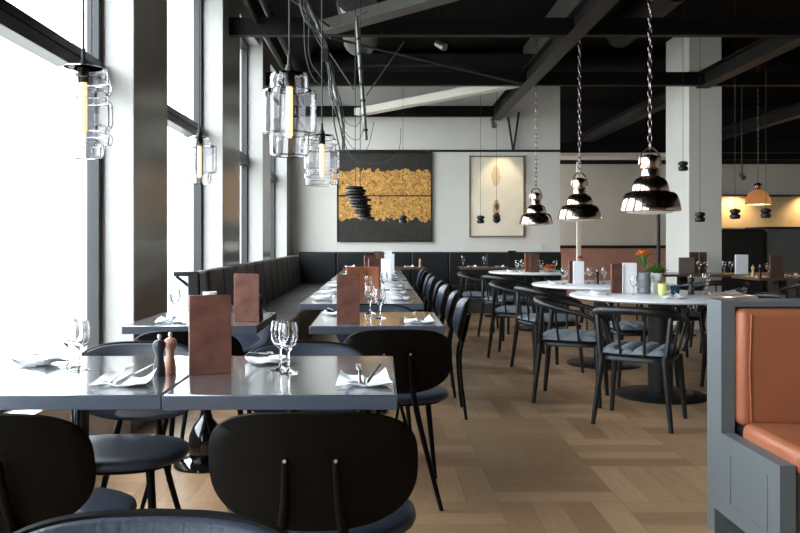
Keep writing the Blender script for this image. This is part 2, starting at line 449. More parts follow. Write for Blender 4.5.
# V shaped wall strut near the ceiling
o = obj('wall_strut', MB().tube([px(508, 117, 12.78), px(513, 150, 12.85)], .018, 8).tube([px(519, 112, 12.78), px(513.5, 150, 12.85)], .018, 8).mesh('wall_strut', 'rail_black'))
tag(o, 'black V-shaped strut on white back wall above the cream picture', 'strut')
def spot(loc, label, rz=0):
    def bld():
        return [('bracket', MB().tube([(0, 0, .12 if 'beam end' in label else CEIL-loc[2]), (0, 0, .02)], .012, 8).mesh('bracket', 'lamp_black'), []),
                ('lamp_head', MB().tube([(0, .05, .03), (0, -.07, -.04)], [.035, .045], 14).mesh('lamp_head', 'duct'), [])]
    return thing('ceiling_spotlight', bld, label, 'spotlight', loc, rz, 'ceiling spotlights', key=label)
spot(px(440, 45, 9.0), 'silver spotlight hanging behind the first beam, above the gold painting', .9)
spot((1.84, 12.6, 3.045), 'spotlight clamped at the beam end above the cream picture')
spot(px(742, 176, 13.5), 'dark spotlight above the copper pendant, beyond the white column')

# ------------------------------------------------------------------ pictures
def picture(x0, x1, z0, z1, m, fm, label):
    w, h = (x1-x0)/2, (z1-z0)/2
    def bld():
        f = MB(); t = .022
        f.box(-w, w, -.045, 0, h-t, h, .003).box(-w, w, -.045, 0, -h, -h+t, .003).box(-w, -w+t, -.045, 0, -h+t, h-t, .003).box(w-t, w, -.045, 0, -h+t, h-t, .003)
        return [('frame', f.mesh('frame', fm), []), ('canvas', MB().box(-w+t, w-t, -.03, -.002, -h+t, h-t).mesh('canvas', m), [])]
    return thing('framed_picture', bld, label, 'picture', ((x0+x1)/2, BACK-.001, (z0+z1)/2), 0, None, key=label)
picture(-.713, .862, 1.135, 2.62, 'gold_canvas', 'canvas_frame', 'large abstract picture with ragged gold band on black, left on back wall')
picture(1.476, 2.39, 1.216, 2.56, 'cream_canvas', 'frame_grey', 'tall cream picture with faint brown figures on the back wall')
o = obj('light_switch', MB().box(-.04, .04, -.012, 0, -.04, .04, .004).mesh('light_switch', 'white_plastic'), None, (2.67, BACK, 1.05)); tag(o, 'small white switch plate low on back wall right of cream picture', 'switch')

# ------------------------------------------------------------------ side chairs
def tapered_leg(pts, r):
    return MB().tube(pts, r, 10).mesh('leg', 'chair_black')
def smooth_path(ctrl, k=6):
    P = [Vector(p) for p in ctrl]; out = []
    for i in range(len(P)-1):
        p0 = P[max(i-1, 0)]; p1 = P[i]; p2 = P[i+1]; p3 = P[min(i+2, len(P)-1)]
        for j in range(k):
            t = j/k
            out.append(.5*((2*p1)+(p2-p0)*t+(2*p0-5*p1+4*p2-p3)*t*t+(3*p1-p0-3*p2+p3)*t**3))
    out.append(P[-1]); return out
def shell_back():
    """curved plywood back: wide pill outline, concave to the front (+Y)"""
    b = MB(); w, h, zc, t = .235, .138, .635, .013
    def surf(x, z, off):
        y = -.262+.85*x*x-.22*(z-zc)+off
        return Vector((x, y, z))
    k = 64; nr = 6
    def disc(off, scale_last=1):
        rings = []
        for i in range(1, nr+1):
            s_ = i/nr
            ring = []
            for j in range(k):
                a = 2*PI*j/k; ca, sa = math.cos(a), math.sin(a)
                n = 3.5 if sa > 0 else 2.7
                x = w*math.copysign(abs(ca)**(2/n), ca)*(1-.05*(sa < 0)*abs(sa)); z = zc+h*math.copysign(abs(sa)**(2/n), sa)
                ring.append(surf(x*s_, zc+(z-zc)*s_, off))
            rings.append(ring)
        return surf(0, zc, off), rings
    faces = []
    for off, fl in ((0, 1), (t, 0)):
        c, rs = disc(off)
        cv = b.bm.verts.new(c); V = [[b.bm.verts.new(p) for p in r] for r in rs]
        for j in range(k):
            b.bm.faces.new((cv, V[0][j], V[0][(j+1) % k]))
            for i in range(nr-1): b.bm.faces.new((V[i][j], V[i+1][j], V[i+1][(j+1) % k], V[i][(j+1) % k]))
        faces.append(V[-1])
    # rounded rim
    A, B = faces
    mid = [b.bm.verts.new((Vector(p.co)+Vector(q.co))/2+(Vector(p.co)-Vector((0, p.co.y, zc))).normalized()*.004) for p, q in zip(A, B)]
    for j in range(k):
        q = (j+1) % k
        b.bm.faces.new((A[j], A[q], mid[q], mid[j])); b.bm.faces.new((mid[j], mid[q], B[q], B[j]))
    return b
def back_pad():
    """thin upholstered pad on the front of the shell"""
    b = MB(); w, h, zc = .231, .134, .635
    k = 56; V = []
    def surf(x, z, off): return Vector((x, -.262+.85*x*x-.22*(z-zc)+off, z))
    levels = [(1, .0132), (1.0, .018), (.96, .0225), (.8, .026), (.5, .028), (.2, .0285)]
    for s_, off in levels:
        ring = []
        for j in range(k):
            a = 2*PI*j/k; ca, sa = math.cos(a), math.sin(a)
            n = 3.5 if sa > 0 else 2.7
            ring.append(b.bm.verts.new(surf(w*s_*math.copysign(abs(ca)**(2/n), ca), zc+h*s_*math.copysign(abs(sa)**(2/n), sa), off)))
        V.append(ring)
    for i in range(len(V)-1):
        for j in range(k): b.bm.faces.new((V[i][j], V[i][(j+1) % k], V[i+1][(j+1) % k], V[i+1][j]))
    b.bm.faces.new(V[0][::-1]); b.bm.faces.new(V[-1])
    return b
def side_chair_parts():
    seat = MB(); pillow_ring(seat, .245, .195, 2.4, [(.02, .432), (.004, .436), (0, .446), (.003, .456), (.014, .463), (.05, .468), (.12, .470)], 48, (0, .03))
    under = MB(); pillow_ring(under, .215, .17, 2.4, [(.01, .418), (0, .422), (0, .432)], 40, (0, .03))
    sp = [('seat', seat.mesh('seat', 'seat_leather', 60), []), ('seat_frame', under.mesh('seat_frame', 'chair_black'), []),
          ('backrest', shell_back().mesh('backrest', 'chair_black', 50), [('back_pad', back_pad().mesh('back_pad', 'seat_leather', 60), [])])]
    for s_ in (-1, 1):
        pts = [(s_*.19, -.25, 0), (s_*.125, -.222, .25), (s_*.085, -.22, .42), (s_*.062, -.256, .55), (s_*.055, -.287, .675)]
        sp.append(('leg', tapered_leg(smooth_path(pts, 4), [.0095+.0035*min(1, i/8)-.0055*max(0, (i-9)/7) for i in range(17)]), []))
        sp.append(('leg', tapered_leg([(s_*.195, .20, 0), (s_*.15, .135, .43)], [.010, .0145]), []))
        sp.append(('bolt', MB().tube([(s_*.056, -.298, .672), (s_*.056, -.268, .666)], .0042, 10).mesh('bolt', 'steel_cutlery'), []))
    return sp
SG = 'black shell dining chairs around the window side tables'
def side_chair(x, y, face, label):
    """face: degrees, 0 faces away from the viewer (+Y), 180 towards"""
    return thing('dining_chair', side_chair_parts, label, 'chair', (x, y, 0), math.radians(face), SG)
side_chair(-.152, 1.985, 0, 'black shell chair with its back to the viewer, tucked in at the right front table')
side_chair(-.882, 1.97, 0, 'black shell chair cut off by the left edge, tucked in at the left front table')
side_chair(-.31, .80, 180, 'nearest dark shell chair, only the top of its backrest showing at the bottom')
side_chair(-.885, 2.62, 180, 'dark shell chair on far side of left front table, its seat showing underneath')
side_chair(-.275, 2.62, 180, 'dark shell chair on far side of right front table, behind the two wine glasses')
side_chair(-.82, 3.53, 0, 'black shell chair behind the pepper mills, back turned, at the second window table')
side_chair(.073, 3.57, 0, 'black shell chair in the aisle behind front right table, back turned, seat visible')
side_chair(-.87, 4.33, 180, 'dark shell chair behind the second window table, its pad showing beneath the tabletop')
side_chair(-.02, 4.35, 180, 'dark shell chair facing the viewer behind second aisle-side table')
ords = ['first', 'second', 'third', 'fourth', 'fifth', 'sixth', 'seventh', 'eighth']
for i, y in enumerate((5.2, 5.9, 6.75, 7.4, 8.3, 8.95, 9.85, 10.5)):
    side_chair(.31, y, 90+R.uniform(-4, 4), 'dark shell chair facing the windows, %s from the front along the long table row' % ords[i])

# ------------------------------------------------------------------ tables
def table_parts(w, d, bulb=True):
    top = MB().box(-w/2, w/2, -d/2, d/2, .722, .75, .003)
    edge = MB()
    for x0, x1, y0, y1 in ((-w/2-.004, w/2+.004, -d/2-.004, -d/2), (-w/2-.004, w/2+.004, d/2, d/2+.004), (-w/2-.004, -w/2, -d/2, d/2), (w/2, w/2+.004, -d/2, d/2)):
        edge.box(x0, x1, y0, y1, .712, .749, .0015, 1)
    ped = MB().lathe([(0, .02), (.07, .02), (.085, .05), (.09, .10), (.085, .15), (.065, .2), (.035, .235), (.027, .27), (.026, .69), (0, .69)], 28)
    base = MB().lathe([(0, 0), (.162, 0), (.166, .004), (.164, .012), (.1, .022), (0, .023)], 36)
    plate = MB().box(-w*.3, w*.3, -.03, .03, .69, .712, .003).box(-.03, .03, -d*.3, d*.3, .69, .712, .003)
    return [('tabletop', top.mesh('tabletop', 'table_top'), [('edge_band', edge.mesh('edge_band', 'table_edge'), [])]),
            ('pedestal', ped.mesh('pedestal', 'gloss_black', 60), []), ('base', base.mesh('base', 'gloss_black'), []), ('top_bracket', plate.mesh('top_bracket', 'frame_black'), [])]
TG = 'square dark dining tables by the windows'
def small_table(x0, x1, y0, y1, label):
    w, d = round(x1-x0, 3), round(y1-y0, 3)
    return thing('dining_table', lambda: table_parts(w, d), label, 'table', ((x0+x1)/2, (y0+y1)/2, 0), 0, TG, key='tab%s_%s' % (w, d))
small_table(-1.25, -.572, 2.02, 2.71, 'square dark-topped table, nearest on the window side, with pepper mills')
small_table(-.562, .041, 2.02, 2.71, 'square dark-topped table, nearest on the aisle side, with two wine glasses')
small_table(-1.21, -.583, 3.66, 4.36, 'square dark-topped table in second row beside the window, with copper menu')
small_table(-.329, .30, 3.66, 4.38, 'square dark-topped table in second row beside the aisle, with copper menu')
def long_table_parts():
    w, d = .787, 1.3
    sp = table_parts(w, d)[:1]
    for s_ in (-1, 1):
        y = s_*.38
        sp.append(('pedestal', MB().lathe([(0, .02), (.07, .02), (.085, .05), (.09, .10), (.085, .15), (.065, .2), (.035, .235), (.027, .27), (.026, .712), (0, .712)], 20, (0, y, 0)).mesh('pedestal', 'gloss_black', 60), []))
        sp.append(('base', MB().lathe([(0, 0), (.162, 0), (.166, .004), (.164, .012), (.1, .022), (0, .023)], 28, (0, y, 0)).mesh('base', 'gloss_black'), []))
    return sp
LT = [4.96, 6.43, 8.05, 9.6]
for i, y in enumerate(LT):
    thing('long_dining_table', long_table_parts, 'long dark table set for four beside the left banquette, %s from the front' % ords[i], 'table', (-.117, y+.65, 0), 0, 'long tables beside the left banquette')
def back_table_parts():
    sp = [('tabletop', MB().box(-.62, .62, -.33, .33, .725, .755, .004).mesh('tabletop', 'wood_table'), [])]
    sp.append(('pedestal', MB().tube([(0, 0, .02), (0, 0, .725)], .035, 14).mesh('pedestal', 'gloss_black'), []))
    sp.append(('base', MB().lathe([(0, 0), (.24, 0), (.24, .015), (0, .02)], 24).mesh('base', 'gloss_black'), []))
    return sp
thing('dining_table', back_table_parts, 'table at the back banquette below the gold and black picture', 'table', (.07, 11.85, 0), 0, 'tables at the back banquette', key='backtab')
thing('dining_table', back_table_parts, 'table at the back banquette below the cream picture', 'table', (1.83, 11.85, 0), 0, 'tables at the back banquette', key='backtab')
def round_table_parts():
    r = .66
    top = MB().lathe([(0, .725), (r-.012, .725), (r, .735), (r, .744), (r-.006, .75), (0, .75)], 72)
    ped = MB().lathe([(0, .02), (.09, .02), (.09, .70), (.16, .705), (.16, .725), (0, .725)], 28)
    base = MB().lathe([(0, 0), (.335, 0), (.338, .006), (.33, .016), (.1, .026), (0, .026)], 48)
    return [('tabletop', top.mesh('tabletop', 'marble'), []), ('pedestal', ped.mesh('pedestal', 'frame_black'), []), ('base', base.mesh('base', 'frame_black'), [])]
RT = [(2.09, 5.8), (2.09, 7.27), (2.09, 10.2)]
for (x, y), lb in zip(RT, ('round white marble table nearest the viewer, with vases and menus', 'round white marble table between the other two, under the middle chrome pendant', 'farthest round white marble table, near the back wall')):
    thing('round_table', round_table_parts, lb, 'table', (x, y, 0), 0, 'round marble tables')
def wood_table_parts():
    sp = [('tabletop', MB().box(-1.15, 1.15, -.33, .33, .72, .75, .004).mesh('tabletop', 'wood_table'), [])]
    for s_ in (-.75, .75):
        sp.append(('leg', MB().box(s_-.05, s_+.05, -.05, .05, .02, .72, .004).mesh('leg', 'frame_black'), []))
        sp.append(('foot', MB().box(s_-.06, s_+.06, -.28, .28, 0, .02, .004).mesh('foot', 'frame_black'), []))
    return sp
thing('wood_table', wood_table_parts, 'long brown wooden table in front of the white column', 'table', (4.5, 9.65, 0), 0, 'brown wooden tables at the right')
thing('wood_table', wood_table_parts, 'long brown wooden table beyond the orange booth, with brown menu', 'table', (5.25, 8.75, 0), 0, 'brown wooden tables at the right')

# ------------------------------------------------------------------ armchairs
def quilt():
    b = MB(); w = .215; nu = 36
    def h(x, y):
        ex = max(0, 1-abs(x/w)**6); ey = max(0, 1-abs(y/w)**6)
        e = (ex*ey)**.5
        puff = abs(math.sin((x/w+1)*PI*2.0))**.6*(.65+.35*abs(math.sin((y/w+1)*PI*2.0))**.6)
        return e*(.018+.026*puff)
    def cl(u): return (u*2-1)*w
    def rnd(x, y):
        # squircle mapping so the cushion has round corners
        u, v = x/w, y/w
        return (w*u*math.sqrt(1-v*v*.13), w*v*math.sqrt(1-u*u*.13))
    def top(u, v):
        x, y = cl(u), cl(v); X, Y = rnd(x, y); return (X, Y, .452+h(x, y))
    def bot(u, v):
        x, y = cl(u), cl(v); X, Y = rnd(x, y)
        e = (max(0, 1-abs(x/w)**6)*max(0, 1-abs(y/w)**6))**.5
        return (X, Y, .452-.014*e)
    b.grid(top, nu, nu); b.grid(bot, nu, nu)
    return b.mesh('cushion', 'cushion_grey', 80, weld=True)
def armchair_parts():
    seat = MB(); pillow_ring(seat, .222, .222, 4, [(.01, .405), (0, .41), (0, .43), (.008, .437)], 40)
    rail_pts = smooth_path([(-.222, .215, .44), (-.252, .213, .53), (-.262, .185, .605), (-.268, .10, .645), (-.266, -.03, .672), (-.238, -.15, .70), (-.15, -.225, .718), (0, -.248, .724),
                       (.15, -.225, .718), (.238, -.15, .70), (.266, -.03, .672), (.268, .10, .645), (.262, .185, .605), (.252, .213, .53), (.222, .215, .44)], 5)
    rr = []
    for p in rail_pts:
        rr.append(.0155+.0085*max(0, min(1, (-p.y)/.2)))
    sp = [('seat', seat.mesh('seat', 'chair_arm_wood'), []), ('cushion', quilt(), [])]
    rail = MB().tube(rail_pts, rr, 10, flat=(1, 1.15))
    sp.append(('arm_rail', rail.mesh('arm_rail', 'chair_arm_wood', 60), []))
    for s_ in (-1, 1):
        sp.append(('leg', MB().tube([(s_*.235, .225, 0), (s_*.205, .20, .42)], [.014, .021], 10).mesh('leg', 'chair_arm_wood'), []))
        sp.append(('leg', MB().tube(smooth_path([(s_*.235, -.235, 0), (s_*.19, -.195, .41), (s_*.20, -.195, .45), (s_*.224, -.172, .70)], 4), [.014, .016, .018, .020, .021, .021, .021, .020, .019, .018, .017, .016, .014], 10).mesh('leg', 'chair_arm_wood'), []))
        for (x0, y0, x1, y1, z1) in ((.21, .08, .267, .07, .653), (.205, -.06, .258, -.08, .682)):
            sp.append(('spindle', MB().tube([(s_*x0, y0, .42), (s_*x1, y1, z1)], [.009, .008], 8).mesh('spindle', 'chair_arm_wood'), []))
        sp.append(('spindle', MB().tube([(s_*.07, -.205, .42), (s_*.085, -.24, .72)], [.009, .008], 8).mesh('spindle', 'chair_arm_wood'), []))
    return sp
AG = 'black armchairs around the marble tables'
def armchair(x, y, face, label):
    """face: heading in degrees, the direction the sitter looks; 0 = +Y, clockwise seen from above"""
    return thing('armchair', armchair_parts, label, 'armchair', (x, y, 0), -math.radians(face), AG)
armchair(1.66, 4.97, 31, 'black armchair with grey quilted cushion, nearest of all, back turned at first marble table')
armchair(1.395, 5.66, 112, 'black armchair beside the first marble table, second nearest, facing the booth side')
armchair(1.49, 6.95, 75, 'black armchair at the near side of the middle marble table, third nearest')
armchair(1.37, 7.78, 112, 'black armchair at the far side of the middle marble table, fourth from the front')
armchair(1.50, 9.25, 60, 'black armchair at the near side of the farthest marble table')
armchair(1.27, 10.05, 105, 'farthest black armchair along the aisle, left of the last marble table')
armchair(2.09, 6.31, 178, 'black armchair facing the viewer between the first and middle marble tables')
armchair(2.80, 5.95, 262, 'black armchair on the right of first marble table, half hidden by booth')
armchair(2.80, 7.45, 270, 'black armchair on the right of middle marble table, mostly hidden')
armchair(3.55, 8.15, 10, 'black armchair in front of the brown wooden table near the column')
armchair(4.55, 8.15, -5, 'black armchair drawn up to brown wooden table, right beyond the orange booth')

# ------------------------------------------------------------------ banquettes
def banquette_left():
    y0, y1 = 5.83, BACK-.62
    sp = []
    n = 12; step = (y1-y0)/n
    base = MB().box(-1.36, -.82, y0+.02, y1, 0, .36, .004); sp.append(('base', base.mesh('base', 'back_black'), []))
    carc = MB().box(-1.44, -1.36, y0, y1+.6, 0, .905, .006); sp.append(('back_board', carc.mesh('back_board', 'back_black'), []))
    for i in range(n):
        a, c = y0+i*step, y0+(i+1)*step
        pb = MB().box(-.05, .05, a+.003, c-.003, -.24, .24, .03, 4)
        for v in pb.bm.verts:
            v.co.x += -1.31-.09*(v.co.z); v.co.z += .69
        sp.append(('back_panel', pb.mesh('back_panel', 'banquette_leather', 60), []))
    for i in range(4):
        st = (y1-y0)/4; a, c = y0+i*st, y0+(i+1)*st
        sp.append(('seat_cushion', MB().box(-1.30, -.76, a+.003, c-.003, .36, .46, .03, 4).mesh('seat_cushion', 'banquette_leather', 60), []))
    br = MB()
    br.box(-1.55, -1.36, y0-.0, y0+.05, .885, .92, .003).tube([(-1.535, y0+.025, .885), (-1.38, y0+.025, .765)], .013, 8).box(-1.395, -1.362, y0-.005, y0+.0, .1, .90)
    sp.append(('end_bracket', br.mesh('end_bracket', 'frame_black'), []))
    return sp
thing('banquette', banquette_left, 'long dark leather banquette running along the windows', 'bench', (0, 0, 0), key='banL')
def banquette_back():
    sp = []
    x0, x1 = -1.33, BR-.01
    sp.append(('base', MB().box(x0+.6, x1, BACK-.5, BACK-.04, 0, .36, .004).mesh('base', 'steel_grey'), []))
    sp.append(('back_board', MB().box(x0, x1, BACK-.04, BACK-.003, 0, .97, .004).mesh('back_board', 'back_black'), []))
    n = 7; st = (x1-x0)/n
    for i in range(n):
        a = x0+i*st
        sp.append(('back_panel', MB().box(a+.002, a+st-.002, BACK-.15, BACK-.04, .45, .965, .02, 3).mesh('back_panel', 'back_black', 60), []))
        sp.append(('seat_cushion', MB().box(a+.002, a+st-.002, BACK-.6, BACK-.15, .36, .46, .025, 3).mesh('seat_cushion', 'back_black', 60), []))
    return sp
thing('banquette', banquette_back, 'dark banquette along the white back wall below the pictures', 'bench', (0, 0, 0), key='banB')

# orange booth at the right edge
def booth():
    X0, X1 = 1.316, 2.75; t = .052
    sp = []
    poly = [(3.13, .0), (3.13, .92), (3.0, .92), (3.0, .41), (2.56, .41), (2.56, 0), (2.62, 0), (2.62, .10), (3.06, .10), (3.06, 0)]
    pan = MB()
    Mx = Matrix(((0, 1, 0, X0), (1, 0, 0, 0), (0, 0, 1, 0), (0, 0, 0, 1)))
    pan.prism(poly, t, Mx)
    pm = pan.mesh('end_panel', 'booth_grey', 20)
    # shaker moulding on the outer face
    mo = MB(); a0, a1, z0, z1, q = 2.64, 2.93, .15, .36, .012
    xo = X0-.0035
    for (u0, u1, w0, w1) in ((a0, a1, z0, z0+q), (a0, a1, z1-q, z1), (a0, a0+q, z0+q, z1-q), (a1-q, a1, z0+q, z1-q)):
        mo.box(xo, X0+.001, u0, u1, w0, w1, .002, 1)
    sp.append(('end_panel', pm, [('moulding', mo.mesh('moulding', 'booth_grey'), [])]))
    sp.append(('back_board', MB().box(X0+t, X1, 3.06, 3.13, 0, .92, .004).box(X0+t, X1, 3.0, 3.06, .895, .92, .003).mesh('back_board', 'booth_grey'), []))
    sp.append(('seat_base', MB().box(X0+t, X1, 2.60, 3.06, .08, .37, .004).mesh('seat_base', 'booth_grey'), []))
    bc = MB().box(X0+t+.004, X1, 2.96, 3.055, .44, .89, .03, 5)
    sp.append(('back_cushion', bc.mesh('back_cushion', 'booth_leather', 60), [('piping', MB().tube([(X0+t+.045, 2.958, .46), (X0+t+.038, 2.957, .66), (X0+t+.045, 2.958, .87)], .003, 6).mesh('piping', 'booth_leather'), [])]))
    sp.append(('seat_cushion', MB().box(X0+t+.004, X1, 2.545, 2.965, .372, .462, .032, 5).mesh('seat_cushion', 'booth_leather', 60), []))
    return sp
thing('booth_seat', booth, 'orange leather booth seat with grey panelled end at the right edge', 'booth', (0, 0, 0))

# ------------------------------------------------------------------ tableware
def napkin_mesh():
    b = MB(); w, d = .072, .062
    def f(u, v, lift=0):
        x = (u*2-1); y = (v*2-1)
        z = .004+.022*abs(x)**3*max(0, (y+1)/2)**1.5+.003*math.sin(x*5+y*3)
        return (x*w*(1-.1*y), y*d+.012*abs(x), z+lift)
    b.grid(lambda u, v: f(u, v, .006), 16, 10)
    b.grid(lambda u, v: f(u, v, 0 if 0 < u < 1 and 0 < v < 1 else .006), 16, 10)
    b.grid(lambda u, v: (f(.06+u*.44, .05+v*.8, .011)), 8, 8)
    b.grid(lambda u, v: (f(.06+u*.44, .05+v*.8, .0062)), 8, 8)
    return b.mesh('napkin', 'napkin', 50, weld=True)
def fork_mesh():
    b = MB()
    b.tube(smooth_path([(0, -.085, .003), (0, -.02, .004), (0, .03, .006), (0, .045, .006)], 4), [.0055, .0055, .0055, .005, .0045, .004, .0035, .003, .003, .0035, .005, .008, .011], 8, flat=(1, .3))
    for s_ in (-1.5, -.5, .5, 1.5):
        b.tube(smooth_path([(s_*.0055, .043, .006), (s_*.0058, .07, .005), (s_*.0056, .093, .009)], 3), [.0022]*4+[.0018]*2+[.0012], 6)
    return b.mesh('fork', 'steel_cutlery')
def knife_mesh():
    b = MB()
    b.tube([(0, -.09, .004), (0, -.08, .005), (0, .0, .005), (0, .005, .005)], [.004, .0065, .0055, .004], 8, flat=(1, .55))
    b.prism([(-.002, 0), (.008, 0), (.0085, .06), (.004, .10), (-.002, .105)], .0016, Matrix(((1, 0, 0, 0), (0, 0, 1, .004), (0, 1, 0, .004), (0, 0, 0, 1))))
    return b.mesh('knife', 'steel_cutlery')
TZ = .7505
def setting(x, y, rz, where, detail=True, z=TZ, cut=True):
    n = thing('napkin', lambda: [('napkin', napkin_mesh(), [])], 'folded white napkin '+where, 'napkin', (x, y, z), rz, 'white folded napkins')
    if cut:
        c, s_ = math.cos(rz), math.sin(rz)
        def off(a, bb): return (x+a*c-bb*s_, y+a*s_+bb*c)
        for nm, me, a, r in (('fork', fork_mesh, -.012, .0), ('knife', knife_mesh, .026, -.28)):
            q = off(a, -.005)
            ck = thing(nm, lambda: [(nm, me(), [])], 'steel %s on the napkin %s' % (nm, where), nm, (q[0], q[1], z+.026), rz+r, 'steel %ss on napkins' % nm)
            ck.rotation_euler.x = .16; ck.scale = (.85, .85, .85)
setting(-.712, 2.17, -.08, 'on left front table beside the pepper mills')
setting(-.045, 2.17, .05, 'at right front corner of the right front table')
setting(-1.10, 2.52, 3.0, 'on left front table, far window side, washed out by glare')
setting(-.37, 2.56, 3.2, 'on far side of right front table, right of copper menu')
setting(-1.02, 3.82, .1, 'on near side of second window table, by the window')
setting(-.98, 4.2, 3.1, 'on far side of second window table')
setting(.19, 3.80, .1, 'at the near right corner of second aisle table')
setting(-.24, 4.22, 3.3, 'at the left edge of second aisle table, behind its menu')
for i, y in enumerate(LT):
    for (dx, dy, rz, w) in ((-.27, .33, -PI/2, 'bench side, nearer setting'), (-.27, .95, -PI/2, 'bench side, farther setting'), (.26, .33, PI/2, 'chair side, nearer setting'), (.26, .95, PI/2, 'chair side, farther setting')):
        setting(-.117+dx, y+dy, rz+R.uniform(-.1, .1), 'on the %s long table, %s' % (ords[i], w), cut=(i < 2))

def wine_glass_parts(h=.152, rb=.031):
    o_ = [(0, 0), (.030, 0), (.031, .0015), (.012, .005), (.004, .012), (.0032, .03), (.0034, .062), (.010, .070), (.024, .083), (rb, .105), (rb-.001, .13), (.026, h)]
    i_ = [(.0245, h), (rb-.0025, .13), (rb-.0018, .105), (.022, .085), (.009, .073), (0, .071)]
    return [('wine_glass', MB().lathe(o_+i_, 24).mesh('wine_glass', 'glass', 70), [])]
GG = 'clear stemmed wine glasses'
def wine_glass(x, y, label, z=TZ, s=1):
    o = thing('wine_glass', wine_glass_parts, label, 'wine glass', (x, y, z), 0, GG); o.scale = (s, s, s); return o
wine_glass(-.31, 2.42, 'clear wine glass on right front table, left one of the overlapping pair')
wine_glass(-.278, 2.36, 'clear wine glass on right front table, right one of the overlapping pair')
wine_glass(-.925, 2.40, 'clear wine glass on left front table, taller right one of the pair')
wine_glass(-.985, 2.46, 'clear wine glass on left front table, nearer the window and blurred by glare')
wine_glass(0.0, 4.02, 'clear wine glass on the second aisle table, right of its copper menu')
wine_glass(-.055, 4.3, 'clear wine glass at the far edge of second aisle table, behind another glass')
wine_glass(-1.07, 4.06, 'clear wine glass on the second window table by the window')
for i, y in enumerate(LT):
    wine_glass(-.08, y+.55, 'clear wine glass on the %s long table, nearer one' % ords[i])
    wine_glass(.03, y+1.12, 'clear wine glass on the %s long table, farther one' % ords[i])

def mill_parts(mb_, mk):
    body = MB().lathe([(0, 0), (.0185, 0), (.0195, .004), (.0185, .025), (.0135, .055), (.0125, .068), (.017, .082), (.0205, .094), (.0205, .104), (.014, .113), (.006, .116), (0, .1165)], 24)
    knob = MB().lathe([(0, .116), (.004, .116), (.0035, .119), (.0068, .123), (.007, .128), (.004, .133), (0, .134)], 16)
    return [('body', body.mesh('body', mb_, 60), []), ('knob', knob.mesh('knob', mk, 60), [])]
def mill(x, y, m, label, z=TZ, s=1):
    o = thing('pepper_mill', lambda: mill_parts(m, 'steel_cutlery'), label, 'pepper mill', (x, y, z), 0, 'pepper mills', key='mill'+m); o.scale = (s,)*3; return o
mill(-.652, 2.30, 'mill_black', 'black pepper mill standing before a wooden one on left front table', s=.93)
mill(-.634, 2.352, 'mill_wood', 'wooden pepper mill half behind a black one on left front table', s=.93)
mill(-.607, 3.925, 'mill_black', 'dark mill beside the copper menu on second window table')

def menu_parts(m, w=.118, h=.237, t=.022, page=None):
    sp = [('cover', MB().box(-w/2, w/2, -t/2, -t/2+.004, 0, h, .0015, 1).box(-w/2, w/2, t/2-.004, t/2, 0, h, .0015, 1).box(-w/2, -w/2+.004, -t/2+.004, t/2-.004, 0, h, .001, 1).mesh('cover', m), []),
          ('pages', MB().box(-w/2+.005, w/2-.003, -t/2+.0045, t/2-.0045, .003, h-.004).mesh('pages', 'paper'), [])]
    return sp
def menu(x, y, rz, m, label, z=TZ, w=.118, h=.237):
    return thing('menu', lambda: menu_parts(m, w, h), label, 'menu', (x, y, z), rz, 'standing menus', key='menu%s%s%s' % (m, w, h))
menu(-.512, 2.345, .33, 'copper_leather', 'copper-coloured standing menu on the front tables, largest and nearest', w=.125)
menu(-.66, 3.86, -.02, 'copper_leather', 'copper-coloured standing menu on second window table, against the dark banquette', w=.125)
menu(-.155, 3.80, .03, 'copper_leather', 'copper-coloured standing menu on second aisle table', w=.112)
menu(-.19, 6.0, .25, 'copper_bright', 'orange copper menu on first long table, left one of two', w=.14, h=.20)
menu(-.07, 6.08, -.05, 'copper_bright', 'orange copper menu on first long table, right one of two', w=.125, h=.20)
menu(.05, 7.5, -.1, 'paper', 'white standing menu on second long table', h=.23)
menu(.11, 9.1, -.1, 'paper', 'white standing menu on third long table', h=.25)
menu(-.05, 7.2, .3, 'copper_leather', 'dull copper menu on second long table behind the orange menus')
menu(-.12, 8.7, .3, 'copper_leather', 'dull copper menu on third long table, far down the row')
menu(.02, 10.3, .1, 'brown_leather', 'brown menu on the farthest long table')
# white candle glass
o = thing('candle_glass', lambda: [('candle_glass', MB().lathe([(0, 0), (.03, 0), (.034, .02), (.036, .14), (.0335, .14), (.031, .02), (0, .01)], 24).mesh('candle_glass', 'frosted', 60), [])], 'white frosted candle glass on second window table, above the nearest menu', 'candle', (-.87, 3.98, TZ))

# marble table settings
def at(xp, Y): return ((xp-VX)*Y/F, Y)
def on(fn, xp, Y, *a, **k): x, y = at(xp, Y); return fn(x, y, *a, **k)
on(menu, 616.5, 5.95, .1, 'copper_leather', 'copper menu on nearest marble table, left of the white one', w=.085, h=.225)
on(menu, 629.5, 5.97, -.08, 'paper', 'white menu on nearest marble table, beside the grey vase', w=.105, h=.232)
on(wine_glass, 634, 5.75, 'clear wine glass on nearest marble table, in front of white menu', s=.9)
on(wine_glass, 706, 5.9, 'clear wine glass at right side of nearest marble table')
def vase(kind, prof, m, xp, Y, label):
    x, y = at(xp, Y)
    return thing(kind, lambda: [(kind, MB().lathe(prof, 28).mesh(kind, m, 50), [])], label, 'vase', (x, y, TZ), 0, 'vases on the marble tables', key=label)
ribs = [(0, 0), (.036, 0)]
ribs += [(.042+.0035*math.sin(i*1.6)+.004*i/12, .008+i*.0118) for i in range(13)] + [(.043, .158), (.036, .158), (.036, .02), (0, .015)]
vase('vase', ribs, 'vase_grey', 644.5, 5.95, 'ribbed grey vase holding orange flower on nearest marble table')
vase('vase', [(0, 0), (.03, 0), (.034, .01), (.034, .07), (.03, .085), (.045, .1), (.05, .115), (.05, .15), (.045, .155), (.044, .12), (0, .11)], 'vase_white', 656, 6.0, 'white vase with green plant on nearest marble table')
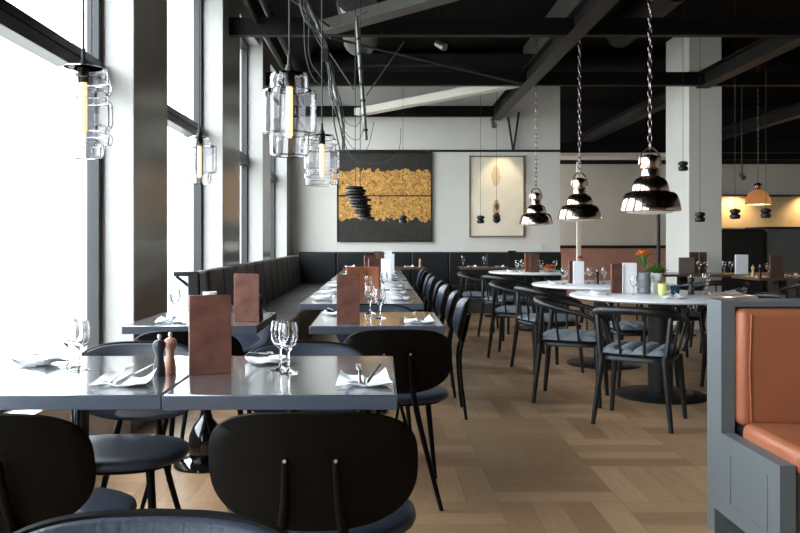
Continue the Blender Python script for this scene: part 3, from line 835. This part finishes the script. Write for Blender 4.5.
vase('pot', [(0, 0), (.03, 0), (.037, .01), (.037, .072), (.03, .08), (.027, .078), (.027, .02), (0, .015)], 'pot_yellow', 663, 5.82, 'small yellow-green pot on nearest marble table')
x, y = at(675, 5.88)
thing('tumbler', lambda: [('tumbler', MB().lathe([(0, 0), (.03, 0), (.032, .004), (.034, .062), (.031, .062), (.029, .008), (0, .008)], 24).mesh('tumbler', 'blue_glass', 60), [])], 'blue glass tumbler on nearest marble table beside the dark mill', 'glass', (x, y, TZ))
on(mill, 691, 5.83, 'mill_black', 'dark pepper mill at right of nearest marble table', s=1.1)
on(setting, 600, 5.8, 1.2, 'on nearest marble table, left side')
on(setting, 734, 5.85, -1.2, 'on nearest marble table, right end beside booth')
on(setting, 672, 5.4, .05, 'on nearest marble table, near edge')
on(setting, 556, 7.2, 1.4, 'on middle marble table, left side', cut=False)
on(setting, 512, 10.1, 1.4, 'on farthest marble table, left side', cut=False)
# flowers
def flower_parts():
    st = MB(); rr = random.Random(3)
    st.tube(smooth_path([(0, 0, .02), (.004, .002, .12), (-.008, 0, .2)], 4), .0028, 6)
    for k in range(7):
        a = k*.9+.3; l = .07+rr.random()*.05
        p0 = Vector((0, 0, .12+.008*k)); p2 = p0+Vector((math.cos(a)*l*.7, math.sin(a)*l*.7, l*.7)); p1 = (p0+p2)/2+Vector((0, 0, .02))
        st.tube(smooth_path([p0, p1, p2], 4), [.001, .004, .006, .007, .007, .006, .005, .003, .001], 6, flat=(1, .25))
    pt = MB()
    for k in range(16):
        a = k*2.4; e = .35+.9*(k/16)
        p0 = Vector((-.008, 0, .2)); d = Vector((math.cos(a)*math.cos(e), math.sin(a)*math.cos(e), math.sin(e)*.8))
        L_ = .05+.012*rr.random()
        pt.tube([p0, p0+d*L_*.4+Vector((0, 0, .004)), p0+d*L_*.8, p0+d*L_], [.002, .009, .008, .001], 6, flat=(1, .3))
    return [('stem', st.mesh('stem', 'leaf_green'), []), ('bloom', pt.mesh('bloom', 'petal_orange'), [])]
x, y = at(644.5, 5.95); thing('flower', flower_parts, 'orange flower standing in the ribbed grey vase', 'flower', (x, y, TZ+.02)).scale = (1.3, 1.3, 1.3)
def tuft(n, r, h, z0, seed, m='leaf_green'):
    b = MB(); rr = random.Random(seed)
    for k in range(n):
        a = rr.random()*2*PI; q = rr.random()**.5
        d = Vector((math.cos(a)*q*r, math.sin(a)*q*r, h*(1-q*.5)*(.8+.4*rr.random())))
        p0 = Vector((math.cos(a)*.012*q, math.sin(a)*.012*q, z0))
        b.tube([p0, p0+d*.55+Vector((0, 0, .01)), p0+d], [.002, .0045, .001], 5, flat=(1, .35))
    return b
x, y = at(656, 6.0); thing('plant', lambda: [('plant', tuft(150, .085, .11, .122, 5).mesh('plant', 'leaf_green'), [])], 'bushy green plant growing out of white vase', 'plant', (x, y, TZ))
# middle marble table
on(menu, 578.5, 7.3, -.06, 'paper', 'white menu on the middle marble table', w=.1, h=.21)
on(menu, 572, 7.36, .5, 'copper_leather', 'copper menu half behind the white menu on middle marble table', w=.08, h=.21)
on(wine_glass, 564, 7.2, 'clear wine glass left of both menus on middle marble table')
on(wine_glass, 589, 7.3, 'clear wine glass right of the white menu on middle marble table')
on(wine_glass, 604, 7.3, 'clear wine glass at the right of middle marble table, behind nearest copper menu')
on(mill, 597, 7.2, 'mill_black', 'dark mill on middle marble table between two glasses')
x, y = at(580, 7.55)
thing('vase', lambda: [('vase', MB().lathe([(0, 0), (.03, 0), (.04, .03), (.035, .12), (.03, .14), (.026, .138), (.03, .03), (0, .02)], 20).mesh('vase', 'vase_white', 50), [])], 'white vase behind the white menu on middle marble table', 'vase', (x, y, TZ), 0, 'vases on the marble tables', key='vase_mid')
def red_flower():
    rr = random.Random(8); pt = MB()
    for k in range(14):
        a = k*2.4; e = .2+.9*(k/14); d = Vector((math.cos(a)*math.cos(e), math.sin(a)*math.cos(e), math.sin(e)))
        p0 = Vector((0, 0, .23)); pt.tube([p0, p0+d*.02, p0+d*.036], [.002, .008, .001], 5, flat=(1, .4))
    return [('stem', tuft(40, .06, .1, .12, 9).mesh('stem', 'leaf_green'), []), ('bloom', pt.mesh('bloom', 'petal_red'), [])]
thing('flower', red_flower, 'small red flower with leaves in the white vase on middle marble table', 'flower', (x, y, TZ), key='redf')
# farthest marble table and back tables
on(menu, 534.5, 9.95, .05, 'brown_leather', 'brown menu on farthest marble table, left of the flowers', w=.12, h=.24)
on(menu, 528, 10.1, .3, 'copper_bright', 'copper menu on farthest marble table, overlapping the brown one', w=.09, h=.24)
on(wine_glass, 517, 10.0, 'clear wine glass on farthest marble table, left one of the two')
on(wine_glass, 522, 10.2, 'clear wine glass on farthest marble table, right one of the two')
on(wine_glass, 541, 10.0, 'clear wine glass on farthest marble table, beside brown menu')
on(wine_glass, 555, 10.1, 'clear wine glass on farthest marble table, towards the right')
x, y = at(549, 10.0)
thing('flower_bowl', lambda: [('bowl', MB().lathe([(0, 0), (.04, 0), (.08, .04), (.085, .05), (.078, .05), (.038, .01), (0, .008)], 24).mesh('bowl', 'mill_wood', 50), []),
                              ('bloom', tuft(50, .09, .07, .04, 4).mesh('bloom', 'petal_orange'), [])], 'low bowl of orange flowers on farthest marble table', 'flowers', (x, y, TZ))
BTZ = .7555
def bt(xp, Y=11.75): x, y = at(xp, Y); return x, y
for xp, lb in ((391, 'on back table below the gold picture, beside white menu'), (463, 'at left end of the back table below cream picture'), (484, 'in the middle of back table below cream picture')):
    x, y = bt(xp); wine_glass(x, y, 'clear wine glass '+lb, z=BTZ, s=1.1)
x, y = bt(420); mill(x, y, 'mill_pale', 'pale mill at right end of the back table below gold picture', z=BTZ)
x, y = bt(378, 11.8); menu(x, y, .1, 'brown_leather', 'dark brown menu on back table below the gold picture', z=BTZ)
x, y = bt(388, 11.9); menu(x, y, -.1, 'paper', 'white menu on back table below the gold picture', z=BTZ, h=.25)
x, y = bt(512, 11.8); menu(x, y, .0, 'rail_black', 'black menu on back table below the cream picture', z=BTZ, h=.25)
for xp, lb in ((350, 'on the back table below gold picture, left end'), (409, 'on the back table below gold picture, right end'), (472, 'on the back table below cream picture, left end'), (500, 'on the back table below cream picture, right half')):
    x, y = bt(xp); setting(x, y, .1, lb, z=BTZ, cut=False)
# right hand wooden tables
x, y = at(686.5, 9.45); menu(x, y, .03, 'taupe_card', 'taupe standing menu at left end of wooden table before the column', w=.19, h=.2)
on(menu, 694, 9.8, .1, 'brown_leather', 'dark brown menu in front of the white column, left one of two', w=.12, h=.26)
on(menu, 703, 9.85, -.1, 'brown_leather', 'dark brown menu in front of the white column, right one of two', w=.09, h=.26)
on(wine_glass, 699, 9.6, 'clear wine glass before the dark menus at the column, left one')
on(wine_glass, 706, 9.6, 'clear wine glass before the dark menus at the column, right one')
on(wine_glass, 724, 9.55, 'clear wine glass right of the column, left of white menu')
on(wine_glass, 731, 9.5, 'clear wine glass touching the white menu on the wooden table')
on(menu, 741.5, 9.4, -.05, 'paper', 'white menu on the wooden table right of the column', w=.15, h=.235)
on(mill, 753, 8.72, 'mill_pale', 'pale wooden mill on wooden table beyond the booth')
on(mill, 760, 8.75, 'mill_black', 'dark mill beside a pale mill on wooden table beyond the booth')
on(wine_glass, 768, 8.7, 'clear wine glass beside the brown menu beyond the booth')
on(menu, 776.5, 8.65, .05, 'brown_leather', 'brown menu standing on wooden table above the orange booth', w=.15, h=.245)
on(setting, 793, 8.7, 0, 'on wooden table at the right edge above orange booth', cut=False)

# ------------------------------------------------------------------ glass pendants
def glass_prof(tiers, th=.0035):
    """tiers from top down: (radius, height); returns closed outer + inner profile"""
    o_ = [(.018, 0)]; z = 0; k = len(tiers)
    for i, (r, h) in enumerate(tiers):
        q = min(.016 if i == 0 else .012, h*(.4 if i == 0 else .3))
        if i == 0 or tiers[i-1][0] < r:
            if i: o_.append((tiers[i-1][0]+.001, z))
            o_ += [(r-q, z), (r-q*.3, z-q*.3), (r, z-q)]
        else: o_.append((r, z-.001))
        z -= h
        if i < k-1 and tiers[i+1][0] > r: o_.append((r, z+.001))
        else: o_ += [(r, z+q), (r-q*.3, z+q*.3), (r-q, z)]
    r_in = [(max(r-th, .006), z_) for r, z_ in o_]
    return o_ + r_in[::-1], z
def glass_pendant(tiers, Y, xp, ytop, label, key):
    prof, zb = glass_prof(tiers)
    x, y, z = px(xp, ytop, Y)
    def bld():
        sh = MB().lathe(prof, 40, close=True).mesh('shade', 'lamp_glass', 35)
        cap = MB().lathe([(0, .06), (.006, .06), (.007, .03), (.017, .006), (.018, 0), (.017, -.012), (.016, -.014), (.016, -.045), (0, -.045)], 24).mesh('lamp_holder', 'lamp_black', 40)
        bl = min(.15, -zb-.09)
        bulb = MB().lathe([(0, -.045), (.010, -.047), (.011, -.06), (.011, -.05-bl), (.007, -.058-bl), (0, -.06-bl)], 16).mesh('bulb', 'bulb', 60)
        cord = MB().tube([(0, 0, .055), (0, 0, CEIL-z)], .003, 8).mesh('cord', 'cord')
        return [('shade', sh, []), ('lamp_holder', cap, [('bulb', bulb, [])]), ('cord', cord, [])]
    return thing('glass_pendant', bld, label, 'pendant lamp', (x, y, z), 0, 'clear glass pendant lamps', key=key)
glass_pendant([(.062, .056), (.087, .142), (.063, .07)], 2.5, 289.5, 73, 'largest clear glass pendant lamp hanging over the right front table', 'gpB')
glass_pendant([(.078, .04), (.088, .042), (.078, .022), (.088, .085), (.078, .02), (.088, .035), (.062, .04)], 2.46, 83.5, 68, 'clear glass pendant lamp hanging before the nearest window pier, half lost in glare', 'gpA')
glass_pendant([(.06, .02), (.08, .035), (.07, .02), (.088, .10), (.075, .018), (.088, .03), (.08, .03)], 3.9, 322, 135, 'clear beaded glass pendant lamp in front of back wall beside gold picture', 'gpC')
glass_pendant([(.06, .045), (.088, .14), (.06, .055)], 4.0, 199.5, 137, 'clear glass pendant lamp between the first two window piers', 'gpD')

# ------------------------------------------------------------------ chrome pendants on chains
def chain_mesh(z0, z1, pitch=.055, lw=.014, r=.0042):
    b = MB(); n = int((z1-z0)/pitch)+1
    for k in range(n):
        zc = z0+(k+.5)*pitch; pts = []
        hl = pitch*.66
        for j in range(10):
            a = 2*PI*j/10; u = lw*math.cos(a); v = hl*math.sin(a)
            pts.append((u, 0, zc+v) if k % 2 else (0, u, zc+v))
        b.tube(pts, r, 6, closed=True)
    return b.mesh('chain', 'chain_steel', 60)
CP = [(0.215, 0), (.2155, .008), (.213, .02), (.207, .05), (.198, .085), (.185, .115), (.168, .13), (.142, .137), (.132, .142), (.131, .16), (.127, .185), (.115, .215), (.095, .235), (.072, .245), (.064, .252), (.06, .29),
      (.058, .298), (.067, .302), (.07, .31), (.07, .36), (.066, .385), (.05, .4), (.02, .41), (0, .411)]
def chrome_parts():
    zin = [(max(r-.004, 0), z-.003) for r, z in CP[::-1] if z < .24] + [(.211, 0)]
    sh = MB().lathe(CP[:14]+[(.066, .248)]+[(.06, .245)]+zin[0:], 48, close=True).mesh('shade', 'chrome', 35)
    neck = MB().lathe([(0, .24)]+CP[13:], 32).mesh('collar', 'chrome', 35)
    bail = MB().tube([(.078*math.cos(PI*j/14), 0, .335+.125*math.sin(PI*j/14)) for j in range(15)], .008, 8).tube([(-.08, 0, .335), (-.064, 0, .335)], .009, 8).tube([(.064, 0, .335), (.08, 0, .335)], .009, 8).mesh('bail', 'chrome', 60)
    dif = MB().lathe([(0, .002), (.15, .002), (.165, -.004), (.165, -.009), (.14, -.018), (.08, -.024), (0, -.026)], 40).mesh('diffuser', 'white_glass', 60)
    ring = MB().lathe([(.166, -.008), (.2, -.001), (.208, .012), (.2, .016), (.166, .004)], 40, close=True).mesh('rim', 'chrome', 50)
    ch = chain_mesh(.445, CEIL-1.37)
    return [('shade', sh, [('rim', ring, []), ('diffuser', dif, [])]), ('collar', neck, [('bail', bail, [])]), ('chain', ch, [])]
for xp, Y, lb in ((650, 5.66, 'largest chrome pendant lamp on a chain, over the nearest marble table'), (579.5, 7.75, 'middle chrome pendant lamp on a chain, over the middle marble table'), (536, 10.05, 'farthest chrome pendant lamp on a chain, before the back wall')):
    x, y = at(xp, Y); thing('chrome_pendant', chrome_parts, lb, 'pendant lamp', (x, y, 1.37), 0, 'chrome bell pendants')
# copper pendant at the back right
def copper_pendant():
    o_ = [(.17, 0), (.168, .03), (.152, .10), (.122, .155), (.07, .195), (.03, .205), (.03, .2), (.066, .19), (.117, .15), (.147, .098), (.163, .03), (.165, 0)]
    sh = MB().lathe(o_, 36, close=True).mesh('shade', 'copper_shade', 40)
    cap = MB().lathe([(0, .195), (.035, .2), (.04, .215), (.055, .24), (.05, .28), (.025, .305), (0, .307)], 20).mesh('collar', 'chrome', 40)
    bulb = MB().lathe([(0, .15), (.012, .15), (.015, .12), (.04, .075), (.042, .05), (.03, .02), (0, .01)], 18).mesh('bulb', 'bulb_soft', 60)
    return [('shade', sh, []), ('collar', cap, [('bulb', bulb, [])]), ('chain', chain_mesh(.305, CEIL-1.66, .04, .009, .003), [])]
x, y = at(758, 10.9); thing('copper_pendant', copper_pendant, 'glowing copper pendant lamp hanging beyond the white column', 'pendant lamp', (x, y, 1.66))
CX, CY_ = x, y

# small black double disc pendants
def disc_parts():
    b = MB().lathe([(r_, z*1.5) for r_, z in ((0, .075), (.012, .075), (.04, .07), (.052, .066), (.055, .056), (.052, .046), (.04, .042), (.034, .038), (.04, .034), (.052, .03), (.055, .018), (.05, .004), (.03, 0), (0, 0))], 24).mesh('shade', 'lamp_black', 50)
    return [('shade', b, []), ('cord', MB().tube([(0, 0, .112), (0, 0, 2.35)], .0025, 6).mesh('cord', 'cord'), [])]
for xp, yp, Y, lb in ((683, 169, 8.8, 'highest small black disc lamp, against the white column'), (700, 220, 8.6, 'small black disc lamp hanging low before the grey column face'), (735, 217, 8.3, 'small black disc lamp left of the copper pendant'),
                      (766, 216, 8.9, 'small black disc lamp overlapped by the copper pendant'), (480.5, 221.5, 10.9, 'small black disc lamp hanging in front of cream picture'), (496.5, 220, 11.1, 'small black disc lamp at the right edge of cream picture'),
                      (403, 221.5, 10.5, 'small black disc lamp hanging in front of the gold picture')):
    p = px(xp, yp+2, Y); thing('disc_lamp', disc_parts, lb, 'pendant lamp', p, 0, 'small black disc lamps')

# twisted black stack lamp
def stack_lamp():
    b = MB(); n = 11
    for k in range(n):
        t = k/(n-1); z = -.012-.0245*k
        cx = -.038+.09*t+.014*math.sin(k*2.1); r = .072+.018*math.sin(PI*min(1, t*1.1))-.014*t+.006*math.sin(k*3.3)
        b.lathe([(0, z+.010), (r*.8, z+.011), (r, z+.006), (r, z-.006), (r*.8, z-.011), (0, z-.010)], 24, (cx, .012*math.cos(k*1.7), 0))
    cords = []
    for dx in (-.03, .01):
        cords.append(('cord', MB().tube([(dx, 0, 0), (dx, 0, 1.66)], .0028, 6).mesh('cord', 'cord'), []))
    return [('shade', b.mesh('shade', 'lamp_black', 40), [])]+cords
p = px(359, 186, 6.2); thing('stack_lamp', stack_lamp, 'twisted black lamp of stacked discs before the gold picture', 'pendant lamp', p)

# tangle of cables and hanging pole under the first beam
def cable_tangle():
    Y = 6.6; rr = random.Random(21); sp = []
    def P(x, y, dy=0): return px(x, y, Y+dy)
    base = [(299, -8), (309, 20), (321, 36), (329, 62), (335, 90), (341, 122), (343, 152)]
    for k in range(6):
        pts = [P(a+rr.uniform(-4, 4)-3+k, b_, rr.uniform(-.06, .06)) for a, b_ in base]
        sp.append(('cable', MB().tube(smooth_path(pts, 5), .006 if k < 3 else .0035, 6).mesh('cable', 'cable_grey' if k % 2 else 'cord', 60), []))
    loops = [[(304, 0), (305, 50), (313, 78), (330, 92), (338, 110)], [(310, 10), (309, 55), (320, 76), (330, 88)], [(336, 105), (346, 122), (356, 126), (362, 118)], [(337, 95), (344, 130), (358, 140), (364, 125), (366, 108)],
             [(338, 120), (352, 158), (380, 163), (398, 152), (401, 128)], [(335, 112), (350, 145), (366, 150), (374, 122)]]
    for l in loops:
        pts = [P(a, b_, rr.uniform(-.08, .08)) for a, b_ in l]
        sp.append(('cable', MB().tube(smooth_path(pts, 6), .0028, 6).mesh('cable', 'cable_grey', 60), []))
    c0 = P(*base[0]); sp.append(('cable', MB().tube([c0, (c0[0]-.02, c0[1], CEIL)], .006, 6).mesh('cable', 'cord'), []))
    jb = MB(); c = P(325, 55)
    jb.box(c[0]-.025, c[0]+.03, c[1]-.03, c[1]+.03, c[2]-.05, c[2]+.05, .005); sp.append(('junction_box', jb.mesh('junction_box', 'lamp_black'), []))
    tr = MB().tube([P(302, -10, .05), P(322, 34, .05), P(341, 118, .05)], [.02, .018, .014], 8, flat=(1, .5)); sp.append(('track', tr.mesh('track', 'duct', 40), []))
    return sp
thing('cable_tangle', cable_tangle, 'tangle of hanging grey and black cables left of the steel pole', 'cables', (0, 0, 0))
def pole_parts():
    a, b_ = Vector(px(356.5, 17, 6.9)), Vector(px(366, 140, 6.9))
    sp = [('pole', MB().tube([a, b_], .017, 12).mesh('pole', 'duct'), [])]
    for t in (.18, .3, .42, .55, .68, .8, .92):
        c = a.lerp(b_, t); d = (b_-a).normalized()*.01
        sp.append(('clip', MB().tube([c-d, c+d], .023, 12).mesh('clip', 'lamp_black'), []))
    for dx in (-.02, .03):
        sp.append(('wire', MB().tube([a+Vector((dx*.2, 0, 0)), (a.x+dx*12, 7.5, 3.5)], .003, 6).mesh('wire', 'steel_grey'), []))
    return sp
thing('hanging_pole', pole_parts, 'slanting steel pole with black clips hanging beside the cable tangle', 'pole', (0, 0, 0))
for (p0, p1, lb) in (((325, 46), (354, 90), 'thin straight wire crossing down rightwards from the cable tangle'), ((404, 42), (366, 96), 'thin wire slanting down leftwards towards the steel pole'), ((345, 28), (335, -5), 'thin wire rising left from top of the steel pole')):
    rod(px(*p0, 7.0), px(*p1, 7.0), .005, lb, 'cable_grey', 'wire', 'wire', 'thin wires around the pole')

# ------------------------------------------------------------------ far right back of the room
b = MB().box(6.75, RIGHT, FAR-.06, FAR, 1.42, 2.06, .004); struct('wall_far_panel', b, 'cream_panel')
b = MB().box(6.7, RIGHT, FAR-.45, FAR, 2.06, 2.09, .004); struct('trim_4', b, 'rail_black')  # rail deepened into a shelf, added depth keeps lamp light off the wall above
thing('serving_counter', lambda: [('body', MB().box(-1.5, 1.5, -.35, .35, .06, 1.36, .006).mesh('body', 'counter_dark'), []), ('worktop', MB().box(-1.55, 1.55, -.38, .38, 1.36, 1.40, .004).mesh('worktop', 'rail_black'), []),
                                  ('plinth', MB().box(-1.45, 1.45, -.3, .3, 0, .06).mesh('plinth', 'void_black'), [])], 'dark grey serving counter beyond wooden tables at far right', 'counter', (8.3, 14.0, 0))
thing('dark_cabinet', lambda: [('body', MB().box(-.5, .5, -.3, .3, 0, 1.36, .006).mesh('body', 'void_black'), []), ('door', MB().box(-.24, .48, -.32, -.302, .08, 1.3, .004).mesh('door', 'rail_black'), [])], 'black cabinet right of the white column, left of the counter', 'cabinet', (6.2, 13.9, 0))
thing('floor_lamp', lambda: [('pole', MB().tube([(0, 0, .02), (0, 0, 2.0)], .028, 12).mesh('pole', 'lamp_black'), []), ('base', MB().lathe([(0, 0), (.16, 0), (.16, .02), (0, .03)], 24).mesh('base', 'lamp_black'), []),
                             ('shade', MB().lathe([(.09, 1.85), (.2, 1.62), (.195, 1.62), (.085, 1.85)], 28, close=True).mesh('shade', 'copper_shade', 40), [])], 'dark floor lamp pole left of the white column, far back', 'floor lamp', px(658.5, 316, 12.6)[:2]+(0,))
b = MB().box(3.98, 4.06, FAR-.5, FAR-.42, 0, 2.75, .004); struct('pillar', b, 'plaster')

# ------------------------------------------------------------------ light
w = bpy.data.worlds.new('World'); S.world = w; w.use_nodes = True
bg = w.node_tree.nodes['Background']; bg.inputs[0].default_value = (.88, .945, 1, 1); bg.inputs[1].default_value = 12.5
def portal(loc, rot, sx, sy):
    l = bpy.data.lights.new('window_portal', 'AREA'); l.shape = 'RECTANGLE'; l.size = sx; l.size_y = sy
    l.cycles.is_portal = True
    o = bpy.data.objects.new('window_portal', l); C.objects.link(o); o.location = loc; o.rotation_euler = rot
for (a0, a1), (b0, b1) in zip(PIERS[:-1], PIERS[1:]):
    portal((XG-.2, (a1+b0)/2, 2.0), (0, -PI/2, 0), 3.2, b0-a1)
def lamp(loc, e, col, rad=.03, kind='POINT', rot=None, ang=1.2):
    l = bpy.data.lights.new('lamp', kind); l.energy = e; l.color = col; l.shadow_soft_size = rad
    if kind == 'SPOT': l.spot_size = ang; l.spot_blend = .6
    o = bpy.data.objects.new('lamp', l); C.objects.link(o); o.location = loc
    if rot: o.rotation_euler = rot
WARM = (1, .72, .42)
lamp((CX, CY_, 1.64), 12, WARM, .05)
for x in (7.3, 8.9): lamp((x, FAR-.4, 2.03), 26, WARM, .03, 'SPOT', (math.radians(42), 0, 0), 2.2)
lamp((2.0, 12.3, 3.0), 40, (1, .82, .6), .04, 'SPOT', (math.radians(28), 0, 0), .9)

# ------------------------------------------------------------------ camera
cam = bpy.data.cameras.new('Camera'); co = bpy.data.objects.new('Camera', cam); C.objects.link(co)
cam.sensor_fit = 'HORIZONTAL'; cam.sensor_width = 36; cam.lens = F/800*36
co.location = (0, 0, EYE); co.rotation_euler = (PI/2, 0, 0)
cam.shift_x = (400-VX)/800; cam.shift_y = -(266.5-HY)/800
cam.clip_start = .05
S.camera = co
vs = S.view_settings
S.display_settings.display_device = 'sRGB'
vs.view_transform = 'Standard'; vs.look = 'None'; vs.exposure = 0.12; vs.gamma = 1; vs.use_curve_mapping = False
S.cycles.use_denoising = True
S.cycles.max_bounces = 12; S.cycles.diffuse_bounces = 6; S.cycles.glossy_bounces = 6; S.cycles.transmission_bounces = 12; S.cycles.transparent_max_bounces = 16
S.cycles.sample_clamp_indirect = 8
